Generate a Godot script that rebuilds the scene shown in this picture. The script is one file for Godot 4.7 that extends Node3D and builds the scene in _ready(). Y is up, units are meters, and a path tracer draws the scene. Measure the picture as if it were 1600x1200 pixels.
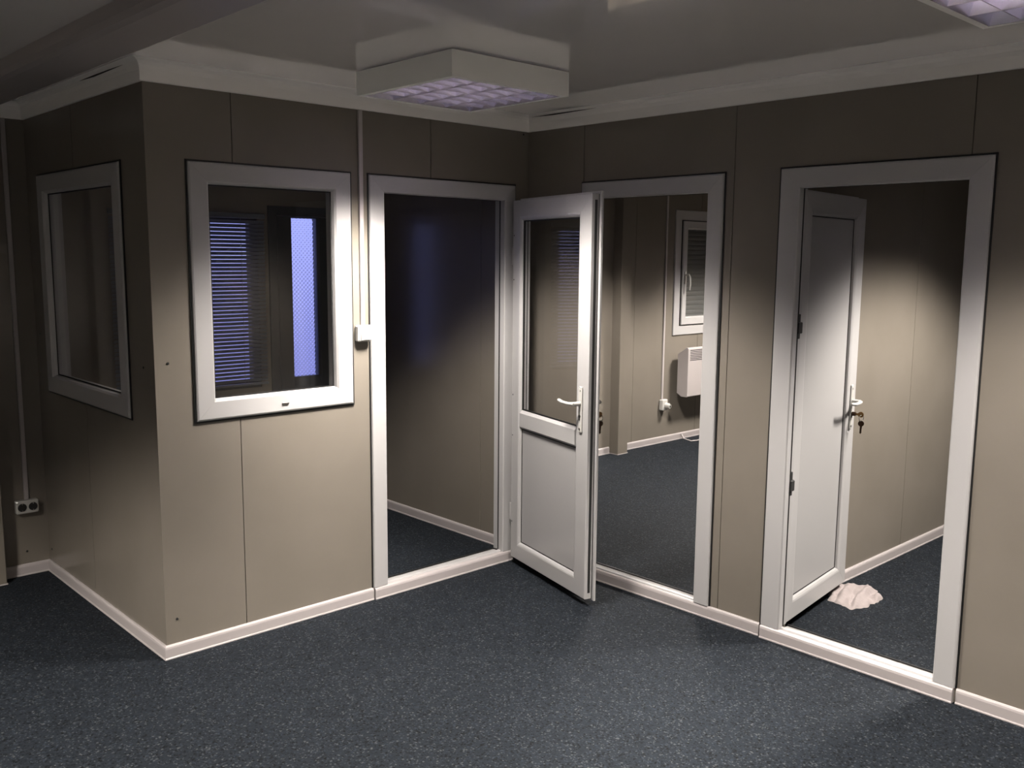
extends Node3D
# Site-office interior: a corner cubicle, two doorways to further rooms, louvred ceiling lights.
# Axes: the inner corner of the main room is the origin; x runs along the cubicle front, z along the long wall.

const CEIL := 2.515
const CORN := 2.43
const BACK := -1.566
const SIDE := -2.152
const BASE := 10.2   # light of each ceiling fitting
const LOBE := 11.5
const LEAN := 0.66
const TURNED := Basis(Vector3(0, 0, 1), Vector3(0, 1, 0), Vector3(-1, 0, 0))

var M := {}
var names := {}
var env: Environment


func _ready() -> void:
	# ---- camera, sky, exposure ----
	var cam := Camera3D.new()
	cam.name = "camera"
	cam.keep_aspect = Camera3D.KEEP_HEIGHT
	cam.fov = rad_to_deg(2.0 * atan(600.0 / 1455.72))
	cam.near = 0.05
	cam.far = 100.0
	cam.position = Vector3(-3.6962, 1.75, 3.8273)
	cam.basis = Basis(Vector3.UP, deg_to_rad(-43.1157)) * Basis(Vector3.RIGHT, deg_to_rad(-7.8304)) * Basis(Vector3.BACK, deg_to_rad(0.4784))
	add_child(cam)
	cam.current = true

	env = Environment.new()
	var sky := Sky.new()
	var sm := ProceduralSkyMaterial.new()
	sm.sky_top_color = Color(0.36, 0.44, 0.86)
	sm.sky_horizon_color = Color(0.64, 0.67, 0.95)
	sm.ground_bottom_color = Color(0.44, 0.46, 0.72)
	sm.ground_horizon_color = Color(0.62, 0.64, 0.92)
	sm.sky_energy_multiplier = 1.25
	sm.ground_energy_multiplier = 1.25
	sky.sky_material = sm
	env.background_mode = Environment.BG_SKY
	env.sky = sky
	env.tonemap_mode = Environment.TONE_MAPPER_LINEAR
	env.tonemap_exposure = 1.0
	env.sdfgi_enabled = true
	env.ssao_enabled = true
	env.ssil_enabled = true
	var we := WorldEnvironment.new()
	we.name = "environment"
	we.environment = env
	add_child(we)

	make_materials()
	build_shell()
	build_trims()
	build_openings()
	build_lights()
	build_fittings()
	build_loose_things()


# ------------------------------------------------------------------ helpers
func numbered(parent: Node, called: String) -> String:
	var key := str(parent.get_instance_id()) + called
	var n: int = names.get(key, 0)
	names[key] = n + 1
	return called if n == 0 else "%s_%03d" % [called, n]


func tag(o: Node, label := "", category := "", group := "", kind := "") -> void:
	if label: o.set_meta("label", label)
	if category: o.set_meta("category", category)
	if group: o.set_meta("group", group)
	if kind: o.set_meta("kind", kind)


func base(called: String, at: Vector3, b := Basis(), parent: Node = self) -> Node3D:
	var o := Node3D.new()
	o.name = numbered(parent, called)
	o.transform = Transform3D(b, at)
	parent.add_child(o, true)
	return o


func mb() -> SurfaceTool:
	var st := SurfaceTool.new()
	st.begin(Mesh.PRIMITIVE_TRIANGLES)
	return st


func obj(called: String, what, mat: Material, parent: Node = self) -> MeshInstance3D:
	var o := MeshInstance3D.new()
	o.name = numbered(parent, called)
	o.mesh = what.commit() if what is SurfaceTool else what
	o.material_override = mat
	o.cast_shadow = GeometryInstance3D.SHADOW_CASTING_SETTING_ON
	parent.add_child(o, true)
	return o


func tri(st: SurfaceTool, a: Vector3, b: Vector3, c: Vector3, na: Vector3, nb := Vector3.ZERO, nc := Vector3.ZERO) -> void:
	# a, b, c run counter-clockwise seen from outside; Godot wants clockwise
	if nb == Vector3.ZERO:
		nb = na
		nc = na
	st.set_normal(na); st.add_vertex(a)
	st.set_normal(nc); st.add_vertex(c)
	st.set_normal(nb); st.add_vertex(b)


func quad(st: SurfaceTool, a: Vector3, b: Vector3, c: Vector3, d: Vector3) -> void:
	var n := (c - a).cross(d - b).normalized()
	tri(st, a, b, c, n)
	tri(st, a, c, d, n)


func newell(r: Array) -> Vector3:
	var n := Vector3.ZERO
	for i in r.size():
		var p: Vector3 = r[i]
		var q: Vector3 = r[(i + 1) % r.size()]
		n += p.cross(q)
	return n


func mid(r: Array) -> Vector3:
	var c := Vector3.ZERO
	for p in r:
		c += p
	return c / r.size()


func cap(st: SurfaceTool, r: Array, out: Vector3) -> void:
	# flat polygon cap, by ear clipping in its own plane
	var n := newell(r).normalized()
	var ring := r.duplicate()
	if n.dot(out) < 0:
		ring.reverse()
		n = -n
	var u: Vector3 = (ring[1] - ring[0]).normalized()
	var v := n.cross(u)
	var flat := PackedVector2Array()
	for p in ring:
		flat.append(Vector2((p - ring[0]).dot(u), (p - ring[0]).dot(v)))
	var idx := Geometry2D.triangulate_polygon(flat)
	for i in range(0, idx.size(), 3):
		var a: Vector3 = ring[idx[i]]
		var b: Vector3 = ring[idx[i + 1]]
		var c: Vector3 = ring[idx[i + 2]]
		if (b - a).cross(c - a).dot(n) < 0:
			tri(st, a, c, b, n)
		else:
			tri(st, a, b, c, n)


func loft(st: SurfaceTool, ra: Array, rb: Array, caps := true) -> void:
	var dir := mid(rb) - mid(ra)
	var a := ra.duplicate()
	var b := rb.duplicate()
	if newell(a).dot(dir) < 0:
		a.reverse()
		b.reverse()
	for i in a.size():
		var j := (i + 1) % a.size()
		quad(st, a[i], a[j], b[j], b[i])
	if caps:
		cap(st, a, -dir)
		cap(st, b, dir)


func box(st: SurfaceTool, a: Vector3, b: Vector3) -> void:
	var r0 := [Vector3(a.x, a.y, a.z), Vector3(b.x, a.y, a.z), Vector3(b.x, b.y, a.z), Vector3(a.x, b.y, a.z)]
	var r1 := []
	for p in r0:
		r1.append(Vector3(p.x, p.y, b.z))
	loft(st, r0, r1)


func bbox(st: SurfaceTool, a: Vector3, b: Vector3, e := 0.003) -> void:
	# box with all edges chamfered
	var lo := Vector3(minf(a.x, b.x), minf(a.y, b.y), minf(a.z, b.z))
	var hi := Vector3(maxf(a.x, b.x), maxf(a.y, b.y), maxf(a.z, b.z))
	var ring := func(i: float, z: float) -> Array:
		var x0 := lo.x + i
		var x1 := hi.x - i
		var y0 := lo.y + i
		var y1 := hi.y - i
		return [Vector3(x0 + e, y0, z), Vector3(x1 - e, y0, z), Vector3(x1, y0 + e, z), Vector3(x1, y1 - e, z), Vector3(x1 - e, y1, z), Vector3(x0 + e, y1, z), Vector3(x0, y1 - e, z), Vector3(x0, y0 + e, z)]
	var rs := [ring.call(e, lo.z), ring.call(0.0, lo.z + e), ring.call(0.0, hi.z - e), ring.call(e, hi.z)]
	for k in 3:
		loft(st, rs[k], rs[k + 1], false)
	cap(st, rs[0], Vector3(0, 0, -1))
	cap(st, rs[3], Vector3(0, 0, 1))


func tube(st: SurfaceTool, pts: Array, radii: Array, seg := 12, squash := 1.0, flat_dir := Vector3.ZERO) -> void:
	# smooth round (or flattened) tube through the points
	var rings := []
	var norms := []
	var up := Vector3.UP
	for i in pts.size():
		var t: Vector3 = (pts[mini(i + 1, pts.size() - 1)] - pts[maxi(i - 1, 0)]).normalized()
		if flat_dir != Vector3.ZERO:
			up = flat_dir
		elif absf(t.dot(up)) > 0.9:
			up = Vector3.RIGHT if absf(t.x) < 0.9 else Vector3.BACK
		var u := up.cross(t).normalized()
		var v := t.cross(u).normalized()
		up = v
		var r: float = radii[i] if i < radii.size() else radii[-1]
		var ring := []
		var nr := []
		for k in seg:
			var an := TAU * k / seg
			ring.append(pts[i] + u * cos(an) * r + v * sin(an) * r * squash)
			nr.append((u * cos(an) * squash + v * sin(an)).normalized())
		rings.append(ring)
		norms.append(nr)
	for i in pts.size() - 1:
		for k in seg:
			var j := (k + 1) % seg
			tri(st, rings[i][k], rings[i][j], rings[i + 1][j], norms[i][k], norms[i][j], norms[i + 1][j])
			tri(st, rings[i][k], rings[i + 1][j], rings[i + 1][k], norms[i][k], norms[i + 1][j], norms[i + 1][k])
	cap(st, rings[0], pts[0] - pts[1])
	cap(st, rings[-1], pts[-1] - pts[-2])


func disc(st: SurfaceTool, c: Vector3, axis: Vector3, r: float, h: float, seg := 16) -> void:
	tube(st, [c, c + axis * h * 0.7, c + axis * h], [r, r, r * 0.8], seg)


# a piece of a mitred frame in the local plane z = 0 that faces +z.
# inner / outer: Rect as [u0, v0, u1, v1]; prof: [fraction from inner to outer, z]; side 0 bottom, 1 right, 2 top, 3 left
func frame_side(st: SurfaceTool, inner: Array, outer: Array, prof: Array, side: int) -> void:
	var ci := [Vector2(inner[0], inner[1]), Vector2(inner[2], inner[1]), Vector2(inner[2], inner[3]), Vector2(inner[0], inner[3])]
	var co := [Vector2(outer[0], outer[1]), Vector2(outer[2], outer[1]), Vector2(outer[2], outer[3]), Vector2(outer[0], outer[3])]
	var rings := []
	for c in [side, (side + 1) % 4]:
		var ring := []
		for p in prof:
			var q: Vector2 = ci[c].lerp(co[c], p[0])
			ring.append(Vector3(q.x, q.y, p[1]))
		rings.append(ring)
	var along: Vector3 = (mid(rings[1]) - mid(rings[0])).normalized() * 0.0003
	for i in rings[0].size():
		rings[0][i] += along
		rings[1][i] -= along
	loft(st, rings[0], rings[1])


func frame(parent: Node, stile: String, rail: String, inner: Array, outer: Array, prof: Array, mat: Material, sides := [0, 1, 2, 3]) -> void:
	for s in sides:
		var st := mb()
		frame_side(st, inner, outer, prof, s)
		obj(rail if s % 2 == 0 else stile, st, mat, parent)


func seal(parent: Node, called: String, inner: Array, outer: Array, z0: float, z1: float, mat: Material, sides := [0, 1, 2, 3]) -> void:
	var st := mb()
	for s in sides:
		frame_side(st, inner, outer, [[0, z0], [0, z1], [1, z1], [1, z0]], s)
	obj(called, st, mat, parent)


func grow(r: Array, d: float) -> Array:
	return [r[0] - d, r[1] - d, r[2] + d, r[3] + d]


# boxes that fill u0..u1, 0..h less the openings
func holed(st: SurfaceTool, u0: float, u1: float, h: float, z0: float, z1: float, holes: Array) -> void:
	var cuts := [u0, u1]
	for o in holes:
		for u in [o[0], o[2]]:
			if u > u0 and u < u1:
				cuts.append(u)
	cuts.sort()
	for i in cuts.size() - 1:
		var a: float = cuts[i]
		var b: float = cuts[i + 1]
		if b - a < 1e-5:
			continue
		var m := (a + b) / 2
		var spans := [[0.0, h]]
		for o in holes:
			if m > o[0] and m < o[2]:
				var next := []
				for s in spans:
					if o[1] > s[0] + 1e-5:
						next.append([s[0], minf(o[1], s[1])])
					if o[3] < s[1] - 1e-5:
						next.append([maxf(o[3], s[0]), s[1]])
				spans = next
		for s in spans:
			if s[1] - s[0] > 1e-5:
				box(st, Vector3(a, s[0], z0), Vector3(b, s[1], z1))


# a sandwich-panel wall in local axes: u from 0 to length, face at z = 0, body behind it
func wall(called: String, at: Vector3, b: Basis, length: float, thick: float, holes: Array, seams: Array, seams_back: Array, label: String, skin_mat: Material = null) -> Node3D:
	var w := base(called, at, b)
	tag(w, label, "wall", "", "structure")
	var skin := 0.016
	var st := mb()
	holed(st, 0, length, CEIL, -thick + skin, -skin, holes)
	obj("core", st, M.core, w)
	for side in 2:
		var cuts := [0.0] + (seams if side == 0 else seams_back) + [length]
		for i in cuts.size() - 1:
			st = mb()
			var g0 := 0.0 if i == 0 else 0.0018
			var g1 := 0.0 if i == cuts.size() - 2 else 0.0018
			if side == 0:
				holed(st, cuts[i] + g0, cuts[i + 1] - g1, CEIL, -skin, 0.0, holes)
			else:
				holed(st, cuts[i] + g0, cuts[i + 1] - g1, CEIL, -thick, -thick + skin, holes)
			obj("wall_panel", st, skin_mat if skin_mat else M.wall, w)
	return w


# a run of moulding in plan: points are (x, z), profile is [out, y]; out is to the left of the walking direction
func run(points: Array, k: int, prof: Array) -> SurfaceTool:
	var st := mb()
	var rings := []
	for i in [k, k + 1]:
		var p: Vector2 = points[i]
		var n := Vector2.ZERO
		var d := []
		if i > 0: d.append((points[i] - points[i - 1]).normalized())
		if i < points.size() - 1: d.append((points[i + 1] - points[i]).normalized())
		var ns := []
		for x in d:
			ns.append(Vector2(x.y, -x.x))
		if ns.size() == 1:
			n = ns[0]
		else:
			n = (ns[0] + ns[1]) / (1.0 + ns[0].dot(ns[1]))
		var ring := []
		for q in prof:
			ring.append(Vector3(p.x + n.x * q[0], q[1], p.y + n.y * q[0]))
		rings.append(ring)
	loft(st, rings[0], rings[1])
	return st


# ------------------------------------------------------------------ materials
func plain(r: float, g: float, b: float, rough := 0.5, metal := 0.0, spec := 0.5) -> StandardMaterial3D:
	var m := StandardMaterial3D.new()
	m.albedo_color = Color(r, g, b)
	m.roughness = rough
	m.metallic = metal
	m.metallic_specular = spec
	return m


func noise_tex(freq: float, lo: Color, hi: Color, size := 512, sd := 1, octaves := 4) -> NoiseTexture2D:
	var n := FastNoiseLite.new()
	n.seed = sd
	n.noise_type = FastNoiseLite.TYPE_SIMPLEX_SMOOTH
	n.frequency = freq
	n.fractal_octaves = octaves
	var t := NoiseTexture2D.new()
	t.width = size
	t.height = size
	t.seamless = true
	t.noise = n
	var g := Gradient.new()
	g.set_color(0, lo)
	g.set_color(1, hi)
	t.color_ramp = g
	return t


func speckles() -> ImageTexture:
	var rng := RandomNumberGenerator.new()
	rng.seed = 77
	var s := 768
	var im := Image.create(s, s, false, Image.FORMAT_RGB8)
	im.fill(Color8(25, 29, 34))
	var tones := [Color8(12, 14, 17), Color8(6, 7, 8), Color8(19, 22, 27), Color8(46, 50, 55), Color8(34, 40, 48), Color8(60, 63, 65), Color8(24, 27, 31), Color8(14, 17, 21)]
	for i in 42000:
		var x := rng.randi() % s
		var y := rng.randi() % s
		var c: Color = tones[rng.randi() % tones.size()]
		var w := 1 + rng.randi() % 4
		var h := 1 + rng.randi() % 4
		im.fill_rect(Rect2i(x, y, w, h), c)
		if x + w > s: im.fill_rect(Rect2i(x - s, y, w, h), c)
		if y + h > s: im.fill_rect(Rect2i(x, y - s, w, h), c)
	return ImageTexture.create_from_image(im)


func make_materials() -> void:
	M.wall = plain(0.458, 0.434, 0.402, 0.25, 0.0, 0.5)
	M.wall.albedo_texture = noise_tex(0.006, Color(0.955, 0.955, 0.95), Color(1, 1, 1), 512, 3)
	M.wall.uv1_triplanar = true
	M.wall.uv1_world_triplanar = true
	M.wall.uv1_scale = Vector3(0.5, 0.5, 0.5)
	M.wall_bounce = plain(0.74, 0.72, 0.69, 0.4)  # unseen walls, paler than the visible ones to bounce light onto the ceiling
	M.core = plain(0.16, 0.15, 0.14, 0.9)
	M.floor = plain(1, 1, 1, 0.75, 0.0, 0.22)
	M.floor.albedo_texture = speckles()
	M.floor.uv1_triplanar = true
	M.floor.uv1_world_triplanar = true
	M.floor.uv1_scale = Vector3(0.66, 0.66, 0.66)
	M.floor.heightmap_enabled = true
	M.floor.heightmap_texture = noise_tex(0.12, Color(0, 0, 0), Color(1, 1, 1), 512, 9, 3)
	M.floor.heightmap_scale = 0.12
	M.ceiling = plain(0.965, 0.955, 0.945, 0.12, 0.0, 0.7)
	M.ceiling.clearcoat_enabled = true
	M.ceiling.clearcoat = 1.0
	M.ceiling.clearcoat_roughness = 0.02
	M.ceiling.heightmap_enabled = true
	M.ceiling.heightmap_texture = noise_tex(0.012, Color(0, 0, 0), Color(1, 1, 1), 512, 5, 2)
	M.ceiling.heightmap_scale = 0.03
	M.ceiling.uv1_triplanar = true
	M.ceiling.uv1_world_triplanar = true
	M.ceiling.uv1_scale = Vector3(0.5, 0.5, 0.5)
	M.cornice = plain(0.96, 0.95, 0.94, 0.45)
	M.pvc = plain(0.635, 0.63, 0.63, 0.28)
	M.trim = plain(0.645, 0.62, 0.617, 0.35)
	M.panel = plain(0.605, 0.60, 0.60, 0.3)
	M.black = plain(0.025, 0.025, 0.026, 0.6)
	M.dark = plain(0.11, 0.11, 0.11, 0.7)
	M.handle = plain(0.70, 0.695, 0.68, 0.25)
	M.steel = plain(0.55, 0.54, 0.52, 0.3, 1.0)
	M.brass = plain(0.46, 0.36, 0.24, 0.4, 1.0)
	M.key_dark = plain(0.20, 0.13, 0.08, 0.4, 0.6)
	M.glass = plain(1, 1, 1, 0.02)
	M.glass.albedo_color = Color(0.02, 0.03, 0.03, 0.02)
	M.glass.transparency = BaseMaterial3D.TRANSPARENCY_ALPHA
	M.frost = plain(1, 1, 1, 0.15)
	M.frost.albedo_color = Color(1, 1, 1, 0.0)
	M.frost.refraction_enabled = true
	M.frost.refraction_scale = 0.05
	M.frost.heightmap_enabled = true
	M.frost.heightmap_texture = lattice()
	M.frost.heightmap_scale = 0.35
	M.frost.uv1_triplanar = true
	M.frost.uv1_scale = Vector3(36, 36, 36)
	M.blind = plain(0.38, 0.40, 0.44, 0.4)
	M.shutter = plain(0.30, 0.31, 0.31, 0.5)
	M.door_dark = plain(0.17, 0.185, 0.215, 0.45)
	M.mirror = plain(0.91, 0.89, 0.95, 0.26, 1.0)
	M.lamp_white = plain(0.95, 0.95, 0.94, 0.35)
	M.tube = plain(1, 1, 1, 0.5)
	M.tube.emission_enabled = true
	M.tube.emission = Color(1.0, 0.97, 0.98)
	M.tube.emission_energy_multiplier = 18.0
	M.cloth = plain(0.54, 0.505, 0.50, 0.8)
	M.cloth.rim_enabled = true
	M.cloth.rim = 0.4
	M.cloth.heightmap_enabled = true
	M.cloth.heightmap_texture = noise_tex(0.05, Color(0, 0, 0), Color(1, 1, 1), 256, 21, 4)
	M.cloth.heightmap_scale = 0.12
	M.cloth.uv1_triplanar = true
	M.cloth.uv1_scale = Vector3(4, 4, 4)


func lattice() -> ImageTexture:
	var s := 64
	var im := Image.create(s, s, false, Image.FORMAT_RGB8)
	for y in s:
		for x in s:
			var a := TAU * x / s
			var b := TAU * y / s
			var v := 0.5 + 0.25 * (cos(a + b) + cos(a - b))
			im.set_pixel(x, y, Color(v, v, v))
	return ImageTexture.create_from_image(im)


# ------------------------------------------------------------------ floor, ceiling, walls
func build_shell() -> void:
	var st := mb()
	box(st, Vector3(-6.58, -0.12, -1.646), Vector3(5.2, 0, 6.08))
	tag(obj("floor", st, M.floor), "dark blue grey speckled lino floor running through all rooms", "floor", "", "structure")
	st = mb()
	box(st, Vector3(-6.58, CEIL, -1.646), Vector3(5.2, CEIL + 0.1, 6.08))
	tag(obj("ceiling", st, M.ceiling), "glossy white ceiling that mirrors the light fittings", "ceiling", "", "structure")

	# cubicle front: window and door 1
	var w := wall("wall_front", Vector3(SIDE + 0.08, 0, 0), Basis(), -SIDE - 0.08, 0.08,
		[[0.169, 1.103, 0.81, 2.058], [1.065, 0, 1.903, 2.068]], [0.297, 1.38], [0.297], "beige panel wall with the lit window and the doorway of the corner cubicle")
	st = mb()
	box(st, Vector3(-0.08, 0, -0.08), Vector3(0, CEIL, 0))
	obj("corner_post", st, M.wall, w)
	for p in [Vector3(-0.023, 1.29, 0), Vector3(-0.03, 0.17, 0), Vector3(2.03, 2.415, 0)]:
		screw(w, p)
	# cubicle side
	w = wall("wall_side", Vector3(SIDE, 0, BACK), TURNED, -0.08 - BACK, 0.08,
		[[0.273, 1.103, 1.223, 2.058]], [0.716], [], "shadowed beige side wall of the cubicle around the dark window")
	for p in [Vector3(1.45, 1.266, 0), Vector3(0.05, 0.13, 0), Vector3(0.07, 1.32, 0)]:
		screw(w, p)
	# long wall with doors 2 and 3
	wall("wall_right", Vector3(0, 0, BACK), TURNED, 6.0 - BACK, 0.08,
		[[0.487 - BACK, 0, 1.233 - BACK, 2.068], [1.672 - BACK, 0, 2.408 - BACK, 2.068]], [-0.4 - BACK, 0.42 - BACK, 1.351 - BACK, 2.39 - BACK, 3.5 - BACK], [], "long beige panel wall pierced by two open doorways")
	# outer wall at the back
	w = wall("wall_back", Vector3(-6.5, 0, BACK), Basis(), 11.62, 0.08,
		[[6.5 - 1.70, 0.91, 6.5 - 0.835, 1.99], [6.5 - 0.765, 0, 6.5 - 0.06, 2.05], [6.5 + 3.50, 1.10, 6.5 + 4.54, 2.10]],
		[3.2, 6.5 + 1.6, 6.5 + 2.86, 6.5 + 3.83], [], "beige outer panel wall with the blind window, the outer door and the far room window")
	for p in [Vector3(4.235, 0.13, 0), Vector3(4.24, 1.33, 0)]:
		screw(w, p)
	# wall between the two further rooms (faces +z)
	wall("wall_partition", Vector3(0.08, 0, 1.487), Basis(), 5.04, 0.1, [], [1.6, 2.8], [], "beige partition wall seen through the doorway with the open white door")
	wall("wall_end", Vector3(5.12, 0, BACK), TURNED, 6.0 - BACK, 0.08, [], [], [], "beige end wall of the far rooms")
	wall("wall_left", Vector3(-6.5, 0, 6.0), Basis(Vector3(0, 0, -1), Vector3.UP, Vector3(1, 0, 0)), 6.0 - BACK, 0.08, [], [1.2, 2.4, 3.6, 4.8, 6.0], [], "unseen left outer wall of the main room, made pale to bounce light", M.wall_bounce)
	wall("wall_near", Vector3(5.2, 0, 6.0), Basis(Vector3(-1, 0, 0), Vector3.UP, Vector3(0, 0, -1)), 11.78, 0.08, [], [6.4, 7.6, 8.8, 10.0], [], "unseen wall behind the viewer, made pale to bounce light", M.wall_bounce)


func screw(w: Node, p: Vector3) -> void:
	var st := mb()
	disc(st, p, Vector3(0, 0, 1), 0.0055, 0.003, 10)
	obj("screw", st, M.dark, w)


# ------------------------------------------------------------------ baseboards, cornices, beam, columns
func build_trims() -> void:
	var bb := [[0, 0], [0.014, 0], [0.0145, 0.004], [0.0115, 0.009], [0.0125, 0.048], [0.011, 0.056], [0.007, 0.061], [0, 0.062]]
	var V := func(x, z): return Vector2(x, z)
	# main room: back wall, cubicle side, cubicle front up to the door strip (out is to the left of the way walked)
	var path := [V.call(-2.395, BACK), V.call(SIDE, BACK), V.call(SIDE, 0), V.call(-1.078, 0)]
	var lab := ["white baseboard under the double socket on the back wall", "white baseboard along the cubicle side wall", "white baseboard along the cubicle front below the window"]
	for k in 3:
		tag(obj(["baseboard_back", "baseboard_side", "baseboard_front"][k], run(path, k, flip(bb)), M.trim), lab[k], "baseboard", "", "structure")
	path = [V.call(0, 1.287), V.call(0, 1.588)]
	tag(obj("baseboard_pier", run(path, 0, flip(bb)), M.trim), "short white baseboard on the pier between the two doorways", "baseboard", "", "structure")
	path = [V.call(0, 2.484), V.call(0, 6.0)]
	tag(obj("baseboard_right", run(path, 0, flip(bb)), M.trim), "white baseboard right of the doorway with the open panel door", "baseboard", "", "structure")
	path = [V.call(0, BACK + 0.02), V.call(0, -0.085)]
	tag(obj("baseboard_cubicle", run(path, 0, flip(bb)), M.trim), "white baseboard inside the dark cubicle seen through its doorway", "baseboard", "", "structure")
	path = [V.call(0.1, BACK), V.call(2.545, BACK)]
	tag(obj("baseboard_far", run(path, 0, flip(bb)), M.trim), "white baseboard left of the column in the far room", "baseboard", "", "structure")
	path = [V.call(2.70, BACK), V.call(5.11, BACK)]
	tag(obj("baseboard_window", run(path, 0, flip(bb)), M.trim), "white baseboard under the heater in the far room", "baseboard", "", "structure")
	path = [V.call(0.1, 1.487), V.call(5.11, 1.487)]
	tag(obj("baseboard_partition", run(path, 0, flip(bb)), M.trim), "white baseboard along the partition behind the open panel door", "baseboard", "", "structure")

	# cornices
	var cv := [[0, CORN], [0.010, CORN], [0.0125, CORN + 0.003], [0.0135, CORN + 0.045], [0.018, CORN + 0.062], [0.027, CORN + 0.074], [0.04, CORN + 0.081], [0.055, CEIL], [0, CEIL]]
	path = [V.call(-6.5, BACK), V.call(SIDE, BACK), V.call(SIDE, 0), V.call(0, 0), V.call(0, 6.0)]
	lab = ["white cornice above the double socket wall", "white cornice along the top of the cubicle side wall", "white cornice along the top of the cubicle front", "white cornice above the two doorways"]
	for k in 4:
		tag(obj("trim_%d" % (k + 1), run(path, k, flip(cv)), M.cornice), lab[k], "cornice", "", "structure")
	# where the plastic cornice has come away from the ceiling
	var gaps := [[Vector3(SIDE - 0.0275, CORN + 0.0745, -0.62), Vector3(SIDE - 0.0275, CORN + 0.0745, -0.12)], [Vector3(-0.0275, CORN + 0.0745, 0.05), Vector3(-0.0275, CORN + 0.0745, 0.52)]]
	for i in 2:
		var g: Array = gaps[i]
		var st := mb()
		tube(st, [g[0], g[0].lerp(g[1], 0.35) + Vector3(0, -0.001, 0), g[0].lerp(g[1], 0.7), g[1]], [0.0006, 0.0042, 0.003, 0.0005], 6)
		tag(obj("trim_%d" % (5 + i), st, M.black), ["dark open joint in the cornice of the cubicle side", "dark open joint in the cornice by the inner corner"][i], "joint", "", "structure")
	# beam cover on the container joint
	var st := mb()
	var prof := [Vector2(-2.552, CEIL), Vector2(-2.548, 2.475), Vector2(-2.535, 2.458), Vector2(-2.51, 2.452), Vector2(-2.33, 2.458), Vector2(-2.312, 2.466), Vector2(-2.302, CEIL)]
	var r0 := []
	var r1 := []
	for p in prof:
		r0.append(Vector3(p.x, p.y, BACK + 0.064))
		r1.append(Vector3(p.x, p.y, 6.0))
	loft(st, r0, r1)
	tag(obj("trim_7", st, M.trim), "white beam cover running along the ceiling above the left side", "beam", "", "structure")
	# column covers
	column(-2.53, "beige column cover at the left picture edge by the double socket")
	column(2.556, "beige column cover standing against the far room wall")


func flip(p: Array) -> Array:
	var q := []
	for a in p:
		q.append([-a[0], a[1]])
	return q


func column(x: float, label: String) -> void:
	var st := mb()
	var zf := BACK + 0.1
	var prof := [Vector2(x, BACK), Vector2(x, zf - 0.004), Vector2(x + 0.004, zf), Vector2(x + 0.13, zf), Vector2(x + 0.134, zf - 0.004), Vector2(x + 0.134, BACK)]
	var r0 := []
	var r1 := []
	var top := CEIL if x > 0 else CORN
	for p in prof:
		r0.append(Vector3(p.x, 0.004, p.y))
		r1.append(Vector3(p.x, top, p.y))
	loft(st, r0, r1)
	var c := base("trim_8" if x < 0 else "trim_9", Vector3.ZERO)
	tag(c, label, "column", "", "structure")
	obj("column_cover", st, M.wall, c)
	st = mb()
	box(st, Vector3(x - 0.003, 0, BACK), Vector3(x + 0.137, 0.006, zf + 0.003))
	obj("column_foot", st, M.trim, c)


# ------------------------------------------------------------------ windows and doors
const CASING := [[0.0, -0.016], [0.0, -0.010], [0.05, 0.004], [0.14, 0.014], [0.9, 0.015], [0.97, 0.012], [1.0, 0.005], [1.0, 0.0], [0.19, 0.0], [0.19, -0.08], [0.15, -0.08], [0.15, -0.016]]
const DOOR_CASING := [[0.0, -0.024], [0.0, 0.008], [0.05, 0.013], [0.9, 0.014], [0.97, 0.012], [1.0, 0.005], [1.0, 0.0], [0.2, 0.0], [0.2, -0.08], [0.15, -0.08], [0.15, -0.024]]


func fixed_window(called: String, at: Vector3, b: Basis, inner: Array, outer: Array, label: String) -> Node3D:
	var w := base(called, at, b)
	tag(w, label, "window", "", "structure")
	frame(w, "casing_stile", "casing_rail", inner, outer, CASING, M.pvc)
	seal(w, "gasket", grow(outer, -0.004), grow(outer, 0.007), 0.0005, 0.006, M.black)
	seal(w, "glazing_seal", grow(inner, -0.005), grow(inner, -0.0003), -0.0155, -0.011, M.black)
	var st := mb()
	box(st, Vector3(inner[0] - 0.006, inner[1] - 0.006, -0.021), Vector3(inner[2] + 0.006, inner[3] + 0.006, -0.017))
	obj("pane", st, M.glass, w)
	return w


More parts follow.
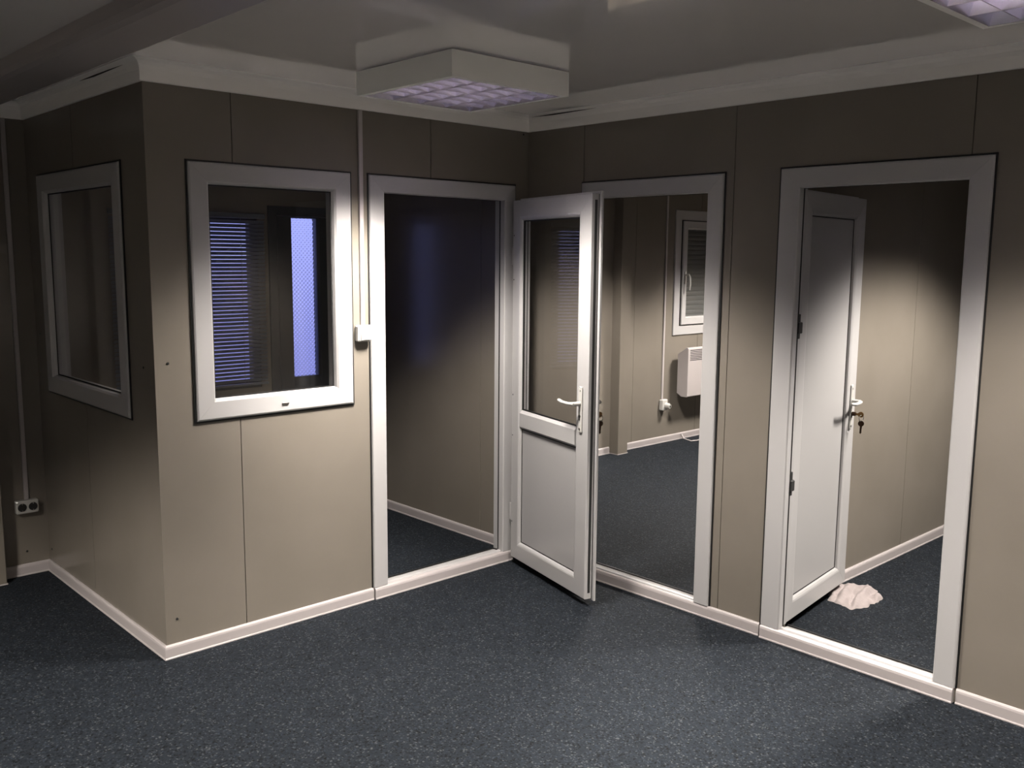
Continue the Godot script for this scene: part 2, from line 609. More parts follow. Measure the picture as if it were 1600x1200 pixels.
func doorway(called: String, at: Vector3, b: Basis, inner: Array, outer: Array, label: String, proud: float) -> Node3D:
	# casing on three sides, strip along the floor, threshold in the opening
	var d := base(called, at, b)
	tag(d, label, "door", "", "structure")
	frame(d, "casing_stile", "casing_rail", inner, outer, DOOR_CASING, M.pvc, [1, 2, 3])
	var st := mb()
	for s in [1, 2, 3]:
		var gi := grow(outer, -0.004)
		var go := grow(outer, 0.007)
		gi[1] = outer[1]
		go[1] = outer[1]
		frame_side(st, gi, go, [[0, 0.0005], [0, 0.005], [1, 0.005], [1, 0.0005]], s)
	obj("gasket", st, M.black, d)
	# floor strip
	var p := proud
	var prof := [Vector2(0.0, 0.0), Vector2(0.015 + p, 0.0), Vector2(0.0155 + p, 0.004), Vector2(0.0125 + p, 0.009), Vector2(0.0135 + p, 0.046), Vector2(0.011 + p, 0.055), Vector2(0.006 + p, 0.0605), Vector2(0.0, 0.062)]
	var r0 := []
	var r1 := []
	for q in prof:
		r0.append(Vector3(outer[0] + 0.004, q.y, q.x))
		r1.append(Vector3(outer[2] - 0.004, q.y, q.x))
	st = mb()
	loft(st, r0, r1)
	obj("floor_strip", st, M.trim, d)
	prof = [Vector2(-0.08, 0.0), Vector2(-0.002, 0.0), Vector2(-0.002, 0.062), Vector2(-0.006, 0.068), Vector2(-0.02, 0.070), Vector2(-0.026, 0.062), Vector2(-0.076, 0.058), Vector2(-0.08, 0.05)]
	r0 = []
	r1 = []
	for q in prof:
		r0.append(Vector3(inner[0] + 0.001, q.y, q.x))
		r1.append(Vector3(inner[2] - 0.001, q.y, q.x))
	st = mb()
	loft(st, r0, r1)
	obj("threshold", st, M.pvc, d)
	st = mb()
	box(st, Vector3(inner[0] + 0.001, 0.0605, -0.075), Vector3(inner[2] - 0.001, 0.066, -0.067))
	box(st, Vector3(inner[0] - 0.008, 0.07, -0.031), Vector3(inner[0] + 0.002, inner[3] + 0.008, -0.0242))
	box(st, Vector3(inner[2] - 0.002, 0.07, -0.031), Vector3(inner[2] + 0.008, inner[3] + 0.008, -0.0242))
	box(st, Vector3(inner[0] + 0.002, inner[3] - 0.002, -0.031), Vector3(inner[2] - 0.002, inner[3] + 0.008, -0.0242))
	obj("weather_seal", st, M.black, d)
	return d


# an open leaf under its door: local x from the hinge, front face at z = 0 towards the viewer
func leaf(d: Node3D, at: Vector3, dir: Vector3, width: float, y0: float, y1: float, inner: Array, glazed_from: float, mid_from: float) -> Node3D:
	var x := dir.normalized()
	var here := Transform3D(Basis(x, Vector3.UP, x.cross(Vector3.UP)), at)
	var l := Node3D.new()
	l.name = "door_leaf"
	l.transform = d.transform.affine_inverse() * here
	d.add_child(l, true)
	var outer := [0.0, y0, width, y1]
	var prof := [[0.0, -0.04], [0.0, -0.016], [0.04, -0.007], [0.12, -0.002], [0.2, 0.0], [0.97, 0.0], [1.0, -0.003], [1.0, -0.04]]
	frame(l, "stile", "rail", inner, outer, prof, M.pvc)
	# overlap flange on the far side, gaskets between
	var fl := [-0.004, y0 - 0.012, width + 0.014, y1 + 0.012]
	frame(l, "flange_stile", "flange_rail", inner, fl, [[0.0, -0.058], [0.0, -0.046], [0.97, -0.046], [1.0, -0.048], [1.0, -0.058]], M.pvc)
	seal(l, "gasket", inner, [0.001, y0 + 0.002, width - 0.004, y1 - 0.002], -0.046, -0.04, M.black)
	var st := mb()
	box(st, Vector3(width - 0.001, y0 + 0.03, -0.032), Vector3(width + 0.0015, y1 - 0.03, -0.018))
	obj("lock_strip", st, M.dark, l)
	var lower := inner[3] as float
	if glazed_from > 0.0:
		st = mb()
		var r0 := []
		var r1 := []
		for q in [Vector2(mid_from, -0.04), Vector2(mid_from, -0.018), Vector2(mid_from + 0.016, 0.0), Vector2(glazed_from - 0.016, 0.0), Vector2(glazed_from, -0.018), Vector2(glazed_from, -0.04)]:
			r0.append(Vector3(inner[0], q.x, q.y))
			r1.append(Vector3(inner[2], q.x, q.y))
		loft(st, r0, r1)
		obj("middle_rail", st, M.pvc, l)
		lower = mid_from
		var gr := [inner[0], glazed_from, inner[2], inner[3]]
		seal(l, "glazing_seal", grow(gr, -0.006), grow(gr, -0.0003), -0.026, -0.016, M.black)
		st = mb()
		box(st, Vector3(inner[0] + 0.001, glazed_from + 0.001, -0.024), Vector3(inner[2] - 0.001, inner[3] - 0.001, -0.02))
		obj("pane", st, M.glass, l)
	var pr := [inner[0], inner[1], inner[2], lower]
	st = mb()
	box(st, Vector3(pr[0] + 0.0005, pr[1] + 0.0005, -0.039), Vector3(pr[2] - 0.0005, pr[3] - 0.0005, -0.019))
	obj("panel", st, M.panel, l)
	seal(l, "panel_seal", grow(pr, -0.0045), grow(pr, -0.0003), -0.019, -0.0165, M.black)
	return l


func lever(l: Node3D, s: float, y: float, z: float, out: float) -> void:
	# plate with cover screws, lever towards the hinge, cylinder
	var st := mb()
	var o := out
	bbox(st, Vector3(-0.015, -0.145, 0), Vector3(0.015, 0.085, 0.009 * o), 0.0035)
	tube(st, [Vector3(0, 0, 0.008 * o), Vector3(0, 0, 0.03 * o), Vector3(0, 0, 0.05 * o)], [0.0125, 0.011, 0.011], 14)
	tube(st, [Vector3(0.008, 0, 0.048 * o), Vector3(-0.004, 0, 0.051 * o), Vector3(-0.04, -0.002, 0.055 * o), Vector3(-0.09, -0.001, 0.057 * o), Vector3(-0.125, 0.004, 0.053 * o), Vector3(-0.134, 0.006, 0.05 * o)], [0.009, 0.0115, 0.0105, 0.0105, 0.010, 0.006], 12, 0.8)
	var m := obj("handle", st, M.handle, l)
	m.position = Vector3(s, y, z)
	st = mb()
	disc(st, Vector3(s, y - 0.064, z + 0.0085 * o), Vector3(0, 0, o), 0.0085, 0.004, 14)
	box(st, Vector3(s - 0.004, y - 0.084, z + 0.008 * o), Vector3(s + 0.004, y - 0.066, z + 0.0115 * o))
	obj("keyhole", st, M.black, l)
	for k in [0.068, -0.128]:
		st = mb()
		disc(st, Vector3(s, y + k, z + 0.0085 * o), Vector3(0, 0, o), 0.0065, 0.003, 12)
		obj("plate_screw", st, M.handle if k > 0 else M.steel, l)


func build_openings() -> void:
	# windows of the cubicle
	var w := fixed_window("window_1", Vector3(SIDE, 0, BACK), TURNED, [0.29, 1.12, 1.206, 2.041], [0.197, 1.026, 1.300, 2.134], "dark unlit cubicle window on the side wall with grey white frame")
	w = fixed_window("window_2", Vector3.ZERO, Basis(), [-1.887, 1.12, -1.278, 2.041], [-1.982, 1.027, -1.182, 2.132], "white framed cubicle window with a blind and a bright blue pane behind it")
	var st := mb()
	bbox(st, Vector3(-1.575, 1.062, 0.0145), Vector3(-1.540, 1.072, 0.02), 0.0015)
	obj("drain_cap", st, M.steel, w)

	# door 1: cubicle door, leaf swung into the main room
	var d := doorway("door_1", Vector3.ZERO, Basis(), [-0.988, 0.062, -0.187, 2.05], [-1.076, 0.062, -0.108, 2.133], "white doorway of the dark cubicle with its half glazed door swung open", 0.006)
	var l := leaf(d, Vector3(-0.157, 0, 0.046), Vector3(-0.25, 0, 0.968), 0.778, 0.04, 2.048, [0.09, 0.142, 0.660, 1.94], 0.903, 0.795)
	lever(l, 0.718, 1.03, 0.0, 1.0)
	lever(l, 0.718, 1.03, -0.058, -1.0)
	for y in [0.75, 0.98, 1.62, 1.86, 0.25]:
		st = mb()
		disc(st, Vector3(0.014, y, -0.0005), Vector3(0, 0, 1), 0.004, 0.0015, 10)
		obj("screw", st, M.dark, l)
	# strike plate on the far jamb
	for y in [0.52, 1.32, 1.95]:
		st = mb()
		bbox(st, Vector3(-1.0012, y - 0.05, -0.06), Vector3(-0.983, y + 0.05, -0.035), 0.001)
		obj("strike_plate", st, M.steel, d)
	for y in [0.3, 1.75]:
		st = mb()
		tube(st, [Vector3(-0.14, y - 0.05, 0.03), Vector3(-0.14, y + 0.05, 0.03)], [0.009, 0.009], 12)
		obj("hinge", st, M.pvc, d)

	# door 2: open doorway to the far room
	d = doorway("door_2", Vector3(0, 0, 0), TURNED, [0.505, 0.062, 1.215, 2.05], [0.417, 0.062, 1.302, 2.133], "white doorway to the far room partly hidden by the glazed door", 0.0)
	# door 3: panel door swung into the next room
	d = doorway("door_3", Vector3(0, 0, 0), TURNED, [1.690, 0.062, 2.39, 2.05], [1.595, 0.062, 2.477, 2.135], "white doorway at the right with a panel door swung open behind it", 0.008)
	l = leaf(d, Vector3(0.085, 0, 1.665), Vector3(0.992, 0, -0.125), 0.765, 0.055, 2.045, [0.10, 0.156, 0.655, 1.942], 0.0, 0.0)
	lever(l, 0.70, 1.03, 0.0, 1.0)
	for y in [0.735, 1.45]:
		st = mb()
		bbox(st, Vector3(1.676, y - 0.055, -0.062), Vector3(1.684, y + 0.055, -0.033), 0.002)
		bbox(st, Vector3(1.683, y - 0.03, -0.06), Vector3(1.697, y + 0.02, -0.026), 0.003)
		obj("hinge", st, M.dark, d)

	# outer wall of the cubicle: window behind the blind, door with a narrow frosted pane
	w = base("window_3", Vector3(0, 0, BACK))
	tag(w, "outer window behind the venetian blind in the cubicle", "window", "", "structure")
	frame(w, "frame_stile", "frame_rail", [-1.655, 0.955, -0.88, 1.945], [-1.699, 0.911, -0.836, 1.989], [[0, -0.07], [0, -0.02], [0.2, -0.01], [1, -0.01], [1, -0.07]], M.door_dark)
	st = mb()
	box(st, Vector3(-1.654, 0.956, -0.042), Vector3(-0.881, 1.944, -0.038))
	obj("pane", st, M.glass, w)
	d = base("door_4", Vector3(0, 0, BACK))
	tag(d, "closed outer door of the cubicle with a narrow bright frosted pane", "door", "", "structure")
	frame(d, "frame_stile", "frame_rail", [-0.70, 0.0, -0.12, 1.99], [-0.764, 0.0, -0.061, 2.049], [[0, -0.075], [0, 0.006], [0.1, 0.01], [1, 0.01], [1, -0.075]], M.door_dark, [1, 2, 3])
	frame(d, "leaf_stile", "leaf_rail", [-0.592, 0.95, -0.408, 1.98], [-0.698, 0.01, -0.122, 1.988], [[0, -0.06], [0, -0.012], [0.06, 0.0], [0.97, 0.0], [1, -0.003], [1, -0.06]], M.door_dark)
	st = mb()
	box(st, Vector3(-0.5915, 0.9505, -0.04), Vector3(-0.4085, 1.9795, -0.034))
	obj("frosted_pane", st, M.frost, d)
	st = mb()
	bbox(st, Vector3(-0.19, 0.93, 0.0), Vector3(-0.16, 1.15, 0.009), 0.003)
	tube(st, [Vector3(-0.175, 1.06, 0.008), Vector3(-0.175, 1.06, 0.05), Vector3(-0.21, 1.06, 0.055), Vector3(-0.30, 1.062, 0.055)], [0.01, 0.01, 0.01, 0.009], 10)
	obj("handle", st, M.door_dark, d)

	# far room window with a closed shutter behind the glass
	w = base("window_4", Vector3(0, 0, BACK))
	tag(w, "white opening window with closed shutter in the far room", "window", "", "structure")
	var ino := [3.515, 1.105, 4.525, 2.095]
	frame(w, "casing_stile", "casing_rail", ino, [3.42, 1.015, 4.62, 2.187], [[0, -0.075], [0, 0.008], [0.1, 0.013], [0.95, 0.014], [1, 0.008], [1, 0], [0.16, 0], [0.16, -0.075]], M.pvc)
	seal(w, "gasket", grow(ino, -0.006), grow(ino, -0.0005), -0.03, 0.016, M.black)
	frame(w, "sash_stile", "sash_rail", [3.60, 1.187, 4.44, 2.013], grow(ino, -0.0065), [[0, -0.05], [0, 0.01], [0.15, 0.026], [0.93, 0.028], [1, 0.02], [1, -0.05]], M.pvc)
	st = mb()
	box(st, Vector3(3.6005, 1.1875, -0.005), Vector3(4.4395, 2.0125, -0.001))
	obj("pane", st, M.glass, w)
	for k in 22:
		st = mb()
		var y := 1.11 + k * 0.0446
		var r0 := []
		var r1 := []
		for q in [Vector2(y, -0.07), Vector2(y, -0.062), Vector2(y + 0.012, -0.056), Vector2(y + 0.03, -0.056), Vector2(y + 0.0446, -0.062), Vector2(y + 0.0446, -0.07)]:
			r0.append(Vector3(3.532, q.x, q.y))
			r1.append(Vector3(4.508, q.x, q.y))
		loft(st, r0, r1)
		obj("shutter_slat", st, M.shutter, w)
	st = mb()
	bbox(st, Vector3(3.545, 1.50, 0.028), Vector3(3.575, 1.62, 0.038), 0.003)
	tube(st, [Vector3(3.56, 1.585, 0.036), Vector3(3.56, 1.585, 0.07), Vector3(3.562, 1.565, 0.082), Vector3(3.564, 1.50, 0.086), Vector3(3.564, 1.445, 0.08)], [0.011, 0.011, 0.011, 0.0105, 0.008], 12)
	obj("window_handle", st, M.handle, w)


# ------------------------------------------------------------------ ceiling lights
func make_lamp() -> Node3D:
	# base at the middle of the fitting's top, 0.63 m square and 0.1 m deep
	var t := base("ceiling_light", Vector3.ZERO)
	var h := 0.315
	frame_flat(t, h)
	var st := mb()
	box(st, Vector3(-0.25, -0.010, -0.25), Vector3(0.25, 0.0, 0.25))
	obj("mounting_plate", st, M.black, t)
	# reflector troughs: three ridges between four tubes
	st = mb()
	box(st, Vector3(-h + 0.006, -0.016, -h + 0.006), Vector3(h - 0.006, -0.010, h - 0.006))
	obj("back_plate", st, M.lamp_white, t)
	var pitch := (2 * h - 0.05) / 4.0
	for k in 4:
		var x := -h + 0.025 + pitch * (k + 0.5)
		st = mb()
		tube(st, [Vector3(x, -0.042, -0.285), Vector3(x, -0.042, 0.285)], [0.013, 0.013], 12)
		obj("fluorescent_tube", st, M.tube, t)
	var zs := 7
	for k in range(1, 4):
		var x := -h + 0.025 + pitch * k
		st = mb()
		loft(st, [Vector3(x - 0.011, -0.058, -h + 0.027), Vector3(x + 0.011, -0.058, -h + 0.027), Vector3(x + 0.0015, -0.102, -h + 0.027), Vector3(x - 0.0015, -0.102, -h + 0.027)],
			[Vector3(x - 0.011, -0.058, h - 0.027), Vector3(x + 0.011, -0.058, h - 0.027), Vector3(x + 0.0015, -0.102, h - 0.027), Vector3(x - 0.0015, -0.102, h - 0.027)])
		obj("louvre_divider", st, M.mirror, t)
	for k in 4:
		# sloping reflector along each side of the louvre
		var q := Basis(Vector3.UP, k * PI / 2)
		var ra := []
		var rb := []
		for p in [Vector2(h - 0.045, -0.056), Vector2(h - 0.012, -0.056), Vector2(h - 0.012, -0.0985), Vector2(h - 0.0243, -0.0985), Vector2(h - 0.0243, -0.1045), Vector2(h - 0.0258, -0.1045)]:
			ra.append(q * Vector3(p.x, p.y, -(h - 0.013)))
			rb.append(q * Vector3(p.x, p.y, h - 0.013))
		st = mb()
		loft(st, ra, rb)
		obj("side_reflector", st, M.mirror, t)
	st = mb()
	var w := pitch / 2 - 0.001
	loft(st, [Vector3(-w + 0.009, -0.058, -0.010), Vector3(-w + 0.009, -0.058, 0.010), Vector3(-w + 0.002, -0.1, 0.0015), Vector3(-w + 0.002, -0.1, -0.0015)],
		[Vector3(w - 0.009, -0.058, -0.010), Vector3(w - 0.009, -0.058, 0.010), Vector3(w - 0.002, -0.1, 0.0015), Vector3(w - 0.002, -0.1, -0.0015)])
	var blade := st.commit()
	for k in 4:
		for j in range(1, zs):
			var b := obj("louvre_blade", blade, M.mirror, t)
			b.position = Vector3(-h + 0.025 + pitch * (k + 0.5), 0, -h + 0.027 + (2 * h - 0.054) * j / zs)
	# the light that leaves the louvre: a cut-off cone and two lobes along its tubes
	beam(t, "louvre_light", Vector3.DOWN, 62, 0.42, BASE)
	for v in [Vector3(-0.12, 0, -1), Vector3(0.1, 0, 1)]:
		beam(t, "louvre_lobe", (v.normalized() * sin(LEAN) + Vector3.DOWN * cos(LEAN)), 27, 0.8, LOBE)
	return t


func beam(t: Node3D, called: String, dir: Vector3, half: float, soft: float, energy: float) -> void:
	var s := SpotLight3D.new()
	s.name = numbered(t, called)
	s.position = Vector3(0, -0.112, 0)
	s.basis = Basis.looking_at(dir, Vector3(0.3, 0, 0.95))
	s.spot_angle = half
	s.spot_angle_attenuation = soft
	s.spot_range = 12
	s.spot_attenuation = 2
	s.light_color = Color(1.0, 0.965, 0.925)
	s.light_energy = energy
	s.light_size = 0.2
	s.shadow_enabled = true
	t.add_child(s, true)


func frame_flat(t: Node3D, h: float) -> void:
	# four skirts of folded sheet, mitred, with an inward lip at the bottom
	var prof := [[1.0, -0.006], [1.0, -0.096], [0.985, -0.104], [0.25, -0.106], [0.0, -0.104], [0.0, -0.099], [0.85, -0.099], [0.85, -0.006]]
	var inner := [-h + 0.024, -h + 0.024, h - 0.024, h - 0.024]
	var outer := [-h, -h, h, h]
	for s in 4:
		var st := mb()
		var ci := [Vector2(inner[0], inner[1]), Vector2(inner[2], inner[1]), Vector2(inner[2], inner[3]), Vector2(inner[0], inner[3])]
		var co := [Vector2(outer[0], outer[1]), Vector2(outer[2], outer[1]), Vector2(outer[2], outer[3]), Vector2(outer[0], outer[3])]
		var rings := []
		for c in [s, (s + 1) % 4]:
			var ring := []
			for p in prof:
				var q: Vector2 = ci[c].lerp(co[c], p[0])
				ring.append(Vector3(q.x, p[1], q.y))
			rings.append(ring)
		loft(st, rings[0], rings[1])
		obj("housing_side", st, M.lamp_white, t)


func build_lights() -> void:
	var spots := [
		[Vector3(-1.10, CEIL, 0.735), 1.0, "square louvred ceiling light in front of the cubicle doorway"],
		[Vector3(-1.10, CEIL, 3.015), 1.0, "square louvred ceiling light cut by the top right picture corner"],
		[Vector3(3.9, CEIL, -0.25), 1.6, "square louvred ceiling light of the far room, out of sight above its doorway"],
		[Vector3(1.3, CEIL, 2.62), 1.75, "square louvred ceiling light of the room with the panel door, out of sight"],
		[Vector3(1.8, CEIL, -0.4), 1.0, "square louvred ceiling light between the far doorway and the column, out of sight"],
		[Vector3(-1.1, CEIL, 5.295), 1.01, "added louvred ceiling light behind the viewer on the right, unseen, for ambient light"],  # added behind the camera to raise the ambient light
		[Vector3(-4.4, CEIL, 4.6), 1.6, "added louvred ceiling light behind the viewer on the left, unseen, for ambient light"],  # second added source, lifts the bounce on ceiling and upper walls
		[Vector3(-4.4, CEIL, 0.735), 2.2, "square louvred ceiling light on the left side of the main room, out of sight"],
	]
	var proto := make_lamp()
	for i in spots.size():
		var l: Node3D = proto
		if i > 0:
			l = proto.duplicate()
			l.name = "ceiling_light_%03d" % i
			add_child(l)
		l.position = spots[i][0]
		tag(l, spots[i][2], "ceiling light", "louvred ceiling lights")
		for c in l.get_children():
			if c is SpotLight3D:
				if spots[i][1] != 1.0 and c.name.begins_with("louvre_lobe"):
					l.remove_child(c)
					c.free()
				else:
					c.light_energy *= spots[i][1]


# ------------------------------------------------------------------ fittings on the walls
func build_fittings() -> void:
	# light switch and its trunking
	var s := base("light_switch", Vector3(-1.126, 1.37, 0))
	tag(s, "white surface light switch between the bright window and the doorway", "switch")
	var st := mb()
	bbox(st, Vector3(-0.04, -0.04, 0), Vector3(0.04, 0.04, 0.036), 0.006)
	obj("switch_box", st, M.handle, s)
	st = mb()
	loft(st, [Vector3(-0.027, -0.03, 0.0355), Vector3(-0.027, 0.03, 0.0355), Vector3(-0.027, 0.03, 0.039), Vector3(-0.027, -0.03, 0.044)],
		[Vector3(0.03, -0.03, 0.0355), Vector3(0.03, 0.03, 0.0355), Vector3(0.03, 0.03, 0.039), Vector3(0.03, -0.03, 0.044)])
	obj("rocker", st, M.handle, s)
	trunking(Vector3(-1.122, 1.41, 0), CORN, "thin white cable trunking rising from the light switch")
	trunking(Vector3(-2.253, 0.42, BACK), CORN, "thin cable trunking rising from the double socket in the shadow")
	trunking(Vector3(3.29, 0.42, BACK), CEIL, "thin cable trunking beside the far room window")

	# double socket
	s = base("double_socket", Vector3(-2.258, 0.385, BACK))
	tag(s, "white double power socket low on the shadowed back wall", "socket")
	st = mb()
	bbox(st, Vector3(-0.056, -0.036, 0), Vector3(0.056, 0.036, 0.04), 0.005)
	obj("socket_box", st, M.handle, s)
	for k in [-1, 1]:
		var c := Vector3(k * 0.027, 0, 0.04)
		st = mb()
		tube(st, [c, c + Vector3(0, 0, 0.003)], [0.0225, 0.021], 18)
		obj("socket_well", st, M.dark, s)
		st = mb()
		for q in [-1, 1]:
			st = mb()
			disc(st, c + Vector3(q * 0.009, 0, 0.0028), Vector3(0, 0, 1), 0.0035, 0.001, 8)
			obj("pin_hole", st, M.black, s)
		st = mb()
		for q in [-1, 1]:
			st = mb()
			bbox(st, c + Vector3(-0.0025, q * 0.0185 - 0.004, 0.002), c + Vector3(0.0025, q * 0.0185 + 0.004, 0.005), 0.0008)
			obj("earth_clip", st, M.steel, s)

	# socket with plug below the far window
	s = base("wall_socket", Vector3(3.295, 0.365, BACK))
	tag(s, "small white socket with a plug below the far room trunking", "socket")
	st = mb()
	bbox(st, Vector3(-0.04, -0.05, 0), Vector3(0.04, 0.055, 0.045), 0.007)
	obj("socket_box", st, M.handle, s)
	st = mb()
	tube(st, [Vector3(0.012, -0.005, 0.044), Vector3(0.014, -0.006, 0.075), Vector3(0.016, -0.008, 0.09)], [0.03, 0.028, 0.022], 18)
	obj("plug", st, M.handle, s)
	st = mb()
	disc(st, Vector3(0.016, -0.008, 0.0895), Vector3(0.05, 0, 1).normalized(), 0.011, 0.002, 12)
	obj("cord_grip", st, M.dark, s)

	# panel heater under the far window
	s = base("panel_heater", Vector3(3.46, 0.44, BACK))
	tag(s, "white wall mounted panel heater under the far room window", "heater")
	st = mb()
	var r0 := []
	var r1 := []
	for q in [Vector2(0.05, 0.03), Vector2(0.10, 0.0), Vector2(0.165, 0.0), Vector2(0.17, 0.006), Vector2(0.17, 0.455), Vector2(0.163, 0.465), Vector2(0.15, 0.468), Vector2(0.05, 0.40)]:
		r0.append(Vector3(0, q.y, q.x))
		r1.append(Vector3(0.62, q.y, q.x))
	loft(st, r0, r1)
	obj("heater_body", st, M.trim, s)
	for k in 7:
		st = mb()
		bbox(st, Vector3(0.03, 0.345 + k * 0.0155, 0.1695), Vector3(0.59, 0.352 + k * 0.0155, 0.1715), 0.0007)
		obj("vent_slot", st, M.dark, s)
	for k in [0.1, 0.52]:
		st = mb()
		box(st, Vector3(k - 0.015, 0.1, 0), Vector3(k + 0.015, 0.36, 0.05))
		obj("wall_bracket", st, M.dark, s)

	# venetian blind on the outer window of the cubicle
	s = base("venetian_blind", Vector3(-1.28, 0.93, BACK + 0.03))
	tag(s, "grey venetian blind with narrow slats seen through the cubicle window", "blind")
	var half := 0.475
	st = mb()
	bbox(st, Vector3(-half, 1.035, -0.016), Vector3(half, 1.065, 0.016), 0.003)
	obj("head_rail", st, M.blind, s)
	st = mb()
	bbox(st, Vector3(-half, 0.0, -0.012), Vector3(half, 0.014, 0.012), 0.003)
	obj("bottom_rail", st, M.blind, s)
	var tilt := deg_to_rad(54)
	st = mb()
	for k in 4:
		var a0 := -0.0125 + 0.00625 * k
		var a1 := a0 + 0.00625
		var f0 := 0.0022 * (1.0 - pow(a0 / 0.0125, 2))
		var f1 := 0.0022 * (1.0 - pow(a1 / 0.0125, 2))
		var ring := []
		for q in [Vector2(a0, f0), Vector2(a1, f1), Vector2(a1, f1 + 0.0004), Vector2(a0, f0 + 0.0004)]:
			ring.append(Vector3(-half, q.x * sin(tilt) + q.y * cos(tilt), q.x * cos(tilt) - q.y * sin(tilt)))
		var other := []
		for q in ring:
			other.append(Vector3(half, q.y, q.z))
		loft(st, ring, other)
	var slat := st.commit()
	for k in 42:
		var o := obj("slat", slat, M.blind, s)
		o.position = Vector3(0, 0.032 + k * 0.0239, 0)
	for x in [-0.36, 0.0, 0.31]:
		st = mb()
		tube(st, [Vector3(x, 0.01, 0.014), Vector3(x, 1.04, 0.014)], [0.0012, 0.0012], 6)
		obj("ladder_cord", st, M.blind, s)


func trunking(at: Vector3, top: float, label: String) -> void:
	var st := mb()
	bbox(st, at + Vector3(-0.011, 0, 0), Vector3(at.x + 0.011, top, at.z + 0.013), 0.002)
	tag(obj("cable_trunking", st, M.trim), label, "trunking", "cable trunkings")


# ------------------------------------------------------------------ keys, cloth, cable
func key_shape(st: SurfaceTool, at: Vector3, along: Vector3, across: Vector3) -> void:
	# flat key: round bow, blade with cuts
	var n := along.cross(across).normalized()
	var r0 := []
	var pts := []
	for k in 15:
		var an := deg_to_rad(25 + 310.0 * k / 14)
		pts.append(Vector2(-0.012 - 0.0115 * cos(an), 0.0115 * sin(an)))
	pts.reverse()
	for p in [Vector2(-0.0225, 0.0)]:
		pass
	var blade := [Vector2(0.0, 0.004), Vector2(0.008, 0.004), Vector2(0.011, 0.0025), Vector2(0.014, 0.004), Vector2(0.018, 0.0022), Vector2(0.022, 0.0038), Vector2(0.027, 0.0022), Vector2(0.030, 0.0), Vector2(0.027, -0.004), Vector2(0.0, -0.004)]
	var flat := []
	for k in 15:
		var an := deg_to_rad(20 + 320.0 * k / 14)
		flat.append(Vector2(-0.011 + 0.0115 * cos(an), 0.0115 * sin(an)))
	blade.reverse()
	for p in blade:
		flat.append(p)
	var ra := []
	var rb := []
	for p in flat:
		var q: Vector3 = at + along * p.x + across * p.y
		ra.append(q - n * 0.001)
		rb.append(q + n * 0.001)
	loft(st, ra, rb)


func keys(at: Vector3, out: Vector3, side: Vector3, label: String, size := 1.3) -> void:
	# one key in the lock, a ring through its bow, a second key and a fob hanging from the ring
	var t := base("key_bunch", at)
	t.scale = Vector3.ONE * size
	tag(t, label, "keys", "")
	var st := mb()
	tube(st, [Vector3.ZERO, out * 0.012], [0.0085, 0.0085], 12)
	obj("lock_cylinder", st, M.key_dark, t)
	st = mb()
	key_shape(st, out * 0.022, -out, Vector3.UP)
	obj("key", st, M.brass, t)
	st = mb()
	var c := out * 0.036 + Vector3(0, -0.014, 0)
	var ring := []
	for k in 21:
		var an := TAU * k / 20
		ring.append(c + (out * 0.4 + side * 0.9).normalized() * cos(an) * 0.012 + Vector3.UP * sin(an) * 0.012)
	tube(st, ring, [0.0014], 6)
	obj("key_ring", st, M.steel, t)
	st = mb()
	key_shape(st, c + Vector3(0, -0.032, 0), Vector3.DOWN, (out + side * 0.4).normalized())
	obj("key", st, M.key_dark, t)


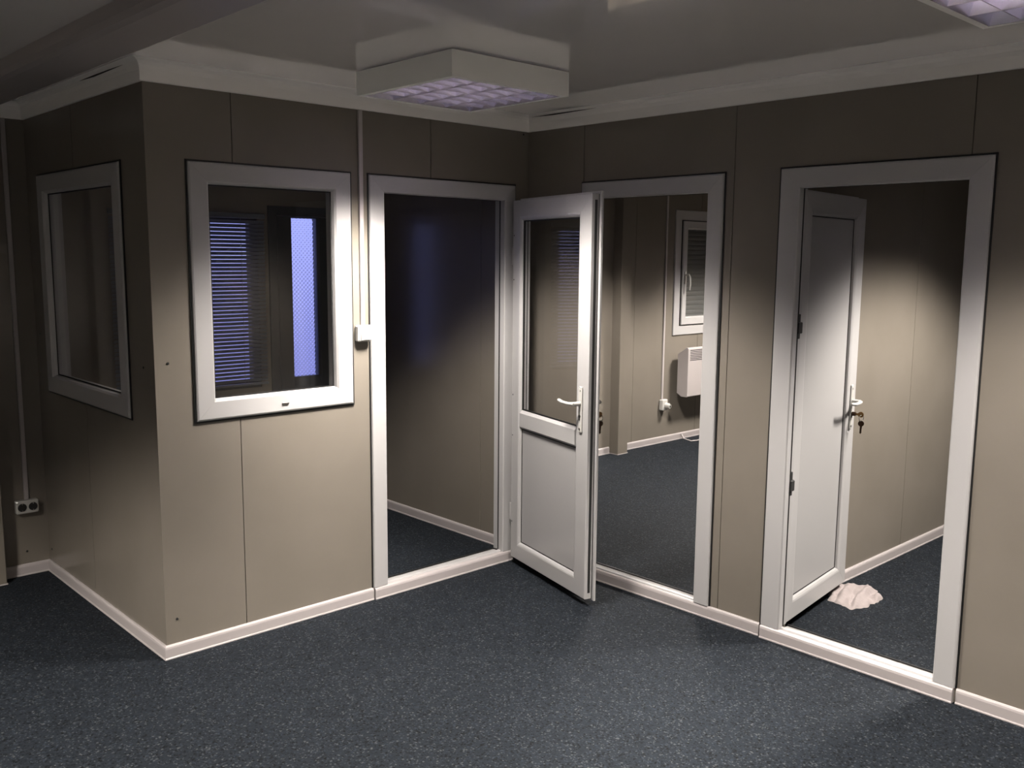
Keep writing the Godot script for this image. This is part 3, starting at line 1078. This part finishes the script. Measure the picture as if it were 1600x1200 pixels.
func build_loose_things() -> void:
	# keys: on the hidden face of the glazed door and on the visible face of the panel door
	var d1 := Vector3(-0.25, 0, 0.968).normalized()
	var z1 := d1.cross(Vector3.UP)
	keys(Vector3(-0.157, 0, 0.046) + d1 * 0.718 + Vector3(0, 0.966, 0) - z1 * 0.068, -z1, d1, "dark keys hanging behind the free edge of the glazed door")
	var d3 := Vector3(0.992, 0, -0.125).normalized()
	var z3 := d3.cross(Vector3.UP)
	keys(Vector3(0.085, 0, 1.665) + d3 * 0.70 + Vector3(0, 0.966, 0) + z3 * 0.012, z3, d3, "brass keys hanging in the lock of the white panel door")

	# crumpled cloth on the floor by the panel door
	var st := mb()
	var n := FastNoiseLite.new()
	n.seed = 5
	n.frequency = 7.0
	n.fractal_octaves = 2
	var g := 40
	var grid := []
	for j in g + 1:
		var row := []
		for i in g + 1:
			var u := -1.0 + 2.0 * i / g
			var v := -1.0 + 2.0 * j / g
			var r := sqrt(u * u + v * v)
			var an := atan2(v, u)
			var mr := maxf(absf(u), absf(v))
			var rad := mr * (0.92 + 0.16 * n.get_noise_2d(cos(an) * 0.25 + 3.0, sin(an) * 0.25))
			var p := Vector2(cos(an), sin(an)) * rad if r > 1e-6 else Vector2.ZERO
			var fall := pow(maxf(0.0, 1.0 - mr * mr), 0.6)
			var fold := absf(n.get_noise_2d(p.x * 0.075 + p.y * 0.05 + 9.0, p.y * 0.15)) * 1.8
			var h := 0.002 + fall * (0.008 + 0.04 * clampf(fold, 0.0, 1.0))
			row.append(Vector3(p.x * 0.21, h if mr < 0.999 else 0.0005, p.y * 0.13))
		grid.append(row)
	var nr := []
	for j in g + 1:
		var row := []
		for i in g + 1:
			var a: Vector3 = grid[j][mini(i + 1, g)] - grid[j][maxi(i - 1, 0)]
			var b: Vector3 = grid[mini(j + 1, g)][i] - grid[maxi(j - 1, 0)][i]
			row.append(b.cross(a).normalized())
		nr.append(row)
	for j in g:
		for i in g:
			tri(st, grid[j][i], grid[j + 1][i + 1], grid[j][i + 1], nr[j][i], nr[j + 1][i + 1], nr[j][i + 1])
			tri(st, grid[j][i], grid[j + 1][i], grid[j + 1][i + 1], nr[j][i], nr[j + 1][i], nr[j + 1][i + 1])
	var cl := obj("floor_cloth", st, M.cloth)
	cl.position = Vector3(0.82, 0, 1.645)
	cl.rotation_degrees.y = 12
	tag(cl, "crumpled pinkish white cloth on the floor at the open panel door", "cloth")

	# cable on the far room floor
	st = mb()
	tube(st, [Vector3(3.60, 0.05, -1.548), Vector3(3.60, 0.007, -1.52), Vector3(3.575, 0.006, -1.45), Vector3(3.56, 0.006, -1.40), Vector3(3.62, 0.006, -1.385), Vector3(3.72, 0.006, -1.39), Vector3(3.85, 0.006, -1.42), Vector3(3.98, 0.006, -1.47)], [0.006], 8)
	tag(obj("power_cable", st, M.trim), "white power cable lying on the far room floor below the heater", "cable")
